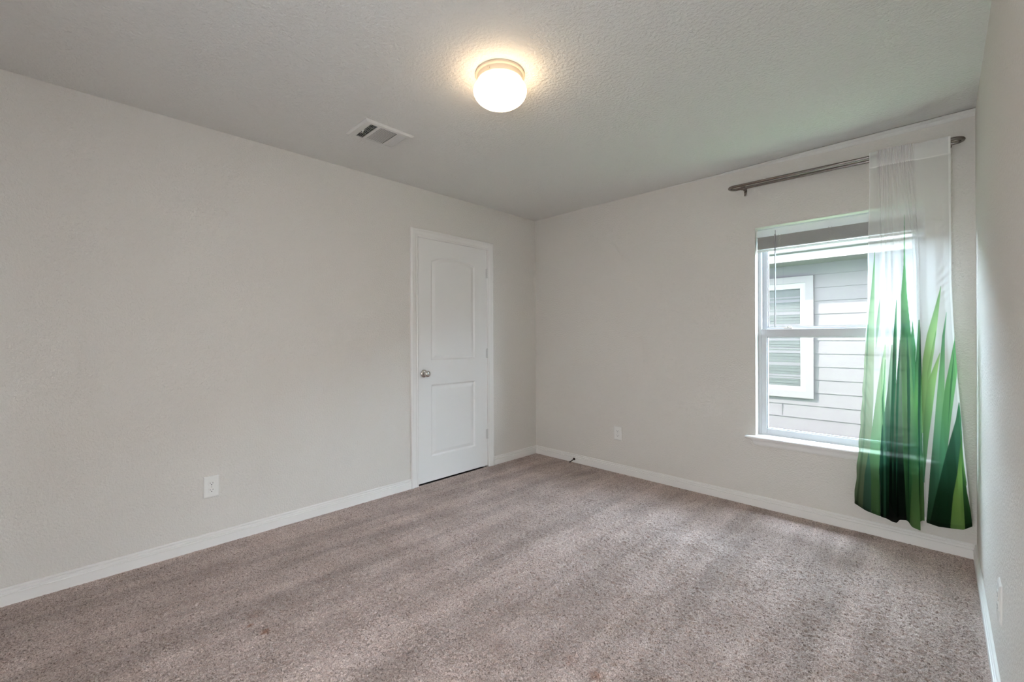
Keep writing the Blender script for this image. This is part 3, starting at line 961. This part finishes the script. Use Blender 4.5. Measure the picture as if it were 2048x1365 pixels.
# ------------------------------------------------------------------ outlets (built facing +Y locally, plate in the XZ plane, wall at y = 0)
def make_outlet(label):
    t = thing('wall_outlet', label, 'outlet', group='duplex outlets on the walls')
    bm = bmesh.new()
    w2, h2 = 0.0385, 0.062
    o4 = [(-w2, -h2), (w2, -h2), (w2, h2), (-w2, h2)]
    b_ = 0.006
    secs = [[(x, 0.0, z) for x, z in o4], [(x, 0.0025, z) for x, z in o4],
            [(x - math.copysign(b_ * 0.6, x), 0.0052, z - math.copysign(b_ * 0.6, z)) for x, z in o4],
            [(x - math.copysign(b_ * 1.4, x), 0.0064, z - math.copysign(b_ * 1.4, z)) for x, z in o4]]
    sweep(bm, secs)
    link('faceplate', bm, M_plastic, t)
    for s in (1, -1):
        bm = bmesh.new()
        pts = []
        for k in range(40):
            a = 2 * math.pi * k / 40
            pts.append((0.0172 * math.cos(a), max(-0.0130, min(0.0130, 0.0172 * math.sin(a))) + s * 0.0195))
        sweep(bm, [[(x, 0.0055, z) for x, z in pts], [(x, 0.0078, z) for x, z in pts], [(x * 0.96, 0.0084, (z - s * 0.0195) * 0.96 + s * 0.0195) for x, z in pts]])
        r_ = link('receptacle', bm, M_plastic, t)
        bm = bmesh.new()
        zc_ = s * 0.0195
        box(bm, -0.0075, -0.0055, 0.008, 0.0087, zc_ - 0.001, zc_ + 0.0075)
        box(bm, 0.0055, 0.0075, 0.008, 0.0087, zc_ - 0.0002, zc_ + 0.0068)
        tube(bm, [(0, 0.008, zc_ - 0.0068), (0, 0.0087, zc_ - 0.0068)], 0.0028, 16)
        link('slot', bm, M_dark, r_)
    bm = bmesh.new()
    tube(bm, [(0, 0.006, 0), (0, 0.0074, 0), (0, 0.0078, 0)], [0.0032, 0.0032, 0.002], 16)
    link('screw', bm, M_screw, t)
    return t
def copy_tree(o, parent=None):
    c_ = o.copy()
    C.objects.link(c_)
    if parent:
        c_.parent = parent
    for ch in list(o.children):
        copy_tree(ch, c_)
    return c_
out1 = make_outlet('white duplex outlet low on the long wall left of the door')
out2 = copy_tree(out1)
out3 = copy_tree(out1)
out1.location, out1.rotation_euler = (0.0, -2.863, 0.347), (0, 0, -math.pi / 2)
out2.location, out2.rotation_euler = (0.979, 0.0, 0.354), (0, 0, math.pi)
out2['label'] = 'white duplex outlet on the back wall between corner and window'
out3.location, out3.rotation_euler = (W, -1.330, 0.352), (0, 0, math.pi / 2)
out3['label'] = 'white duplex outlet seen edge-on on the wall beside the curtain'

# ------------------------------------------------------------------ door stop on the back baseboard
stop = thing('door_stop', 'dark bronze door stop sticking out of the back baseboard', 'door stop', (0.505, -0.013, 0.034))
sM = Matrix.Rotation(math.pi / 2 + math.radians(12), 4, 'X')
bm = bmesh.new()
lathe(bm, [(0, 0), (0.0125, 0), (0.0125, 0.004), (0.008, 0.010), (0.0055, 0.014), (0, 0.0145)], 24, sM)
link('base', bm, M_bronze, stop, smooth=True)
bm = bmesh.new()
lathe(bm, [(0, 0.012), (0.0042, 0.012), (0.0042, 0.064), (0, 0.064)], 16, sM)
link('shaft', bm, M_bronze, stop, smooth=True)
bm = bmesh.new()
lathe(bm, [(0, 0.062), (0.0065, 0.062), (0.0072, 0.066), (0.0068, 0.074), (0.004, 0.077), (0, 0.0775)], 20, sM)
link('tip', bm, mat('grey_rubber', srgb(70, 66, 62), 0.8), stop, smooth=True)

# ------------------------------------------------------------------ outdoors: grass and the neighbouring house
M_grass = mat('sunlit_lawn', (0.44, 0.64, 0.35, 1), 0.9, bump=[(60, 1.0, 0.03, 'noise')])
bm = bmesh.new()
box(bm, -14, 16, 0.16, 1.55, -0.6, -0.28)
structure(link('ground', bm, M_grass))
bm = bmesh.new()
box(bm, -14, 16, 1.55, 3.3, -0.6, -0.30)  # unseen dark strip added to cut green bounce onto the siding
structure(link('ground_bounce_cut', bm, mat('dark_bounce_cut', (0.035, 0.028, 0.024, 1), 0.95, bump=[(40, 1.0, 0.03, 'noise')])))
# outer wall of this house beyond the room, which shades the side yard
M_stucco = mat('house_siding', srgb(150, 146, 140), 0.8)
bm = bmesh.new()
box(bm, -12, -0.17, -0.05, 0.155, -0.5, 2.75)
structure(link('wall_outer_west', bm, M_stucco))
bm = bmesh.new()
box(bm, W + 0.17, 14, -0.05, 0.155, -0.5, 2.75)
structure(link('wall_outer_east', bm, M_stucco))

house = thing('neighbour_house', 'pale grey lap-sided house next door seen through the window', 'house', (1.4, 3.1, -0.4))
def hpart(name, bm, m, parent=house, smooth=False):
    o = link(name, bm, m, None, smooth)
    o.parent = parent
    o.matrix_parent_inverse = Matrix.Translation(-Vector((1.4, 3.1, -0.4)))
    return o
M_siding = mat('grey_lap_siding', (0.106, 0.096, 0.107, 1), 0.7, bump=[(30, 0.12, 0.002, 'noise')])
M_htrim = mat('house_trim', (0.125, 0.114, 0.124, 1), 0.6)
M_hwhite = mat('house_white', (0.17, 0.17, 0.172, 1), 0.5)
HX0, HX1 = -8.0, 12.0
WXa, WXb, WZa, WZb = 0.72, 1.826, 0.520, 1.896
bm = bmesh.new()
e = 0.1645
prof = []
z = 0.0148 - 3 * e
k = 0
zsid = []
while z < 2.35:
    prof += [(3.100 - 0.0095, z), (3.100 + 0.0, z + e)]
    z += e
for i in range(0, len(prof) - 1):
    a, b2 = prof[i], prof[i + 1]
    spans = [(HX0, HX1)]
    lo, hi = min(a[1], b2[1]), max(a[1], b2[1])
    qs = [bm.verts.new((HX0, a[0], a[1])), bm.verts.new((HX1, a[0], a[1])), bm.verts.new((HX1, b2[0], b2[1])), bm.verts.new((HX0, b2[0], b2[1]))]
    bm.faces.new(qs)
# one board joint
box(bm, 1.560, 1.5625, 3.088, 3.1, 0.0148 + e * 1.02, 0.0148 + 2 * e - 0.004)
box(bm, HX0, HX1, 3.102, 3.2, -0.6, 2.4)
hpart('siding', bm, M_siding)
bm = bmesh.new()
hw = 0.085
yt0, yt1 = 3.055, 3.10
box(bm, WXb, WXb + hw, yt0, yt1, WZa - hw, WZb + hw)
box(bm, WXa - hw, WXa, yt0, yt1, WZa - hw, WZb + hw)
box(bm, WXa, WXb, yt0, yt1, WZb, WZb + hw)
box(bm, WXa, WXb, yt0, yt1, WZa - hw, WZa)
hwin = hpart('window_trim', bm, M_htrim)
bm = bmesh.new()
for (x0, x1, z0, z1) in ((WXb - 0.056, WXb, WZa, WZb), (WXa, WXa + 0.056, WZa, WZb), (WXa + 0.056, WXb - 0.056, WZb - 0.07, WZb), (WXa + 0.056, WXb - 0.056, WZa, WZa + 0.06)):
    box(bm, x0, x1, 3.066, 3.10, z0, z1)
link('sash_frame', bm, M_hwhite, hwin).matrix_parent_inverse = hwin.matrix_world.inverted() if False else Matrix.Identity(4)
bm = bmesh.new()
M_hblind = mat('house_blind', (0.045, 0.050, 0.049, 1), 0.6)
zz_ = WZa + 0.055
while zz_ < WZb - 0.06:
    q = [(3.0905, zz_), (3.0965, zz_ + 0.040), (3.0985, zz_ + 0.040), (3.0925, zz_)]
    sweep(bm, [[(x, y, z) for y, z in q] for x in (WXa + 0.04, WXb - 0.04)])
    zz_ += 0.0385
link('blind_slats', bm, M_hblind, hwin)
bm = bmesh.new()
box(bm, WXa + 0.05, WXb - 0.05, 3.084, 3.087, WZa + 0.055, WZb - 0.065)
link('glass_pane', bm, M_glass, hwin)
bm = bmesh.new()
box(bm, HX0, HX1, 2.70, 3.13, 2.128, 2.150)
hpart('soffit', bm, M_htrim)
bm = bmesh.new()
box(bm, HX0, HX1, 2.680, 2.702, 2.124, 2.218)
hpart('fascia', bm, M_hwhite)
bm = bmesh.new()
bm_pts = [(2.640, 2.232), (2.640, 2.243), (4.6, 3.35), (4.6, 3.33), (2.70, 2.232), (2.70, 2.218), (2.665, 2.218)]
sweep(bm, [[(x, y, z) for y, z in bm_pts] for x in (HX0, HX1)])
M_roof = mat('pale_shingle_roof', (0.06, 0.06, 0.062, 1), 0.9, bump=[(18, 0.4, 0.01, 'noise')])
hpart('roof', bm, M_roof)
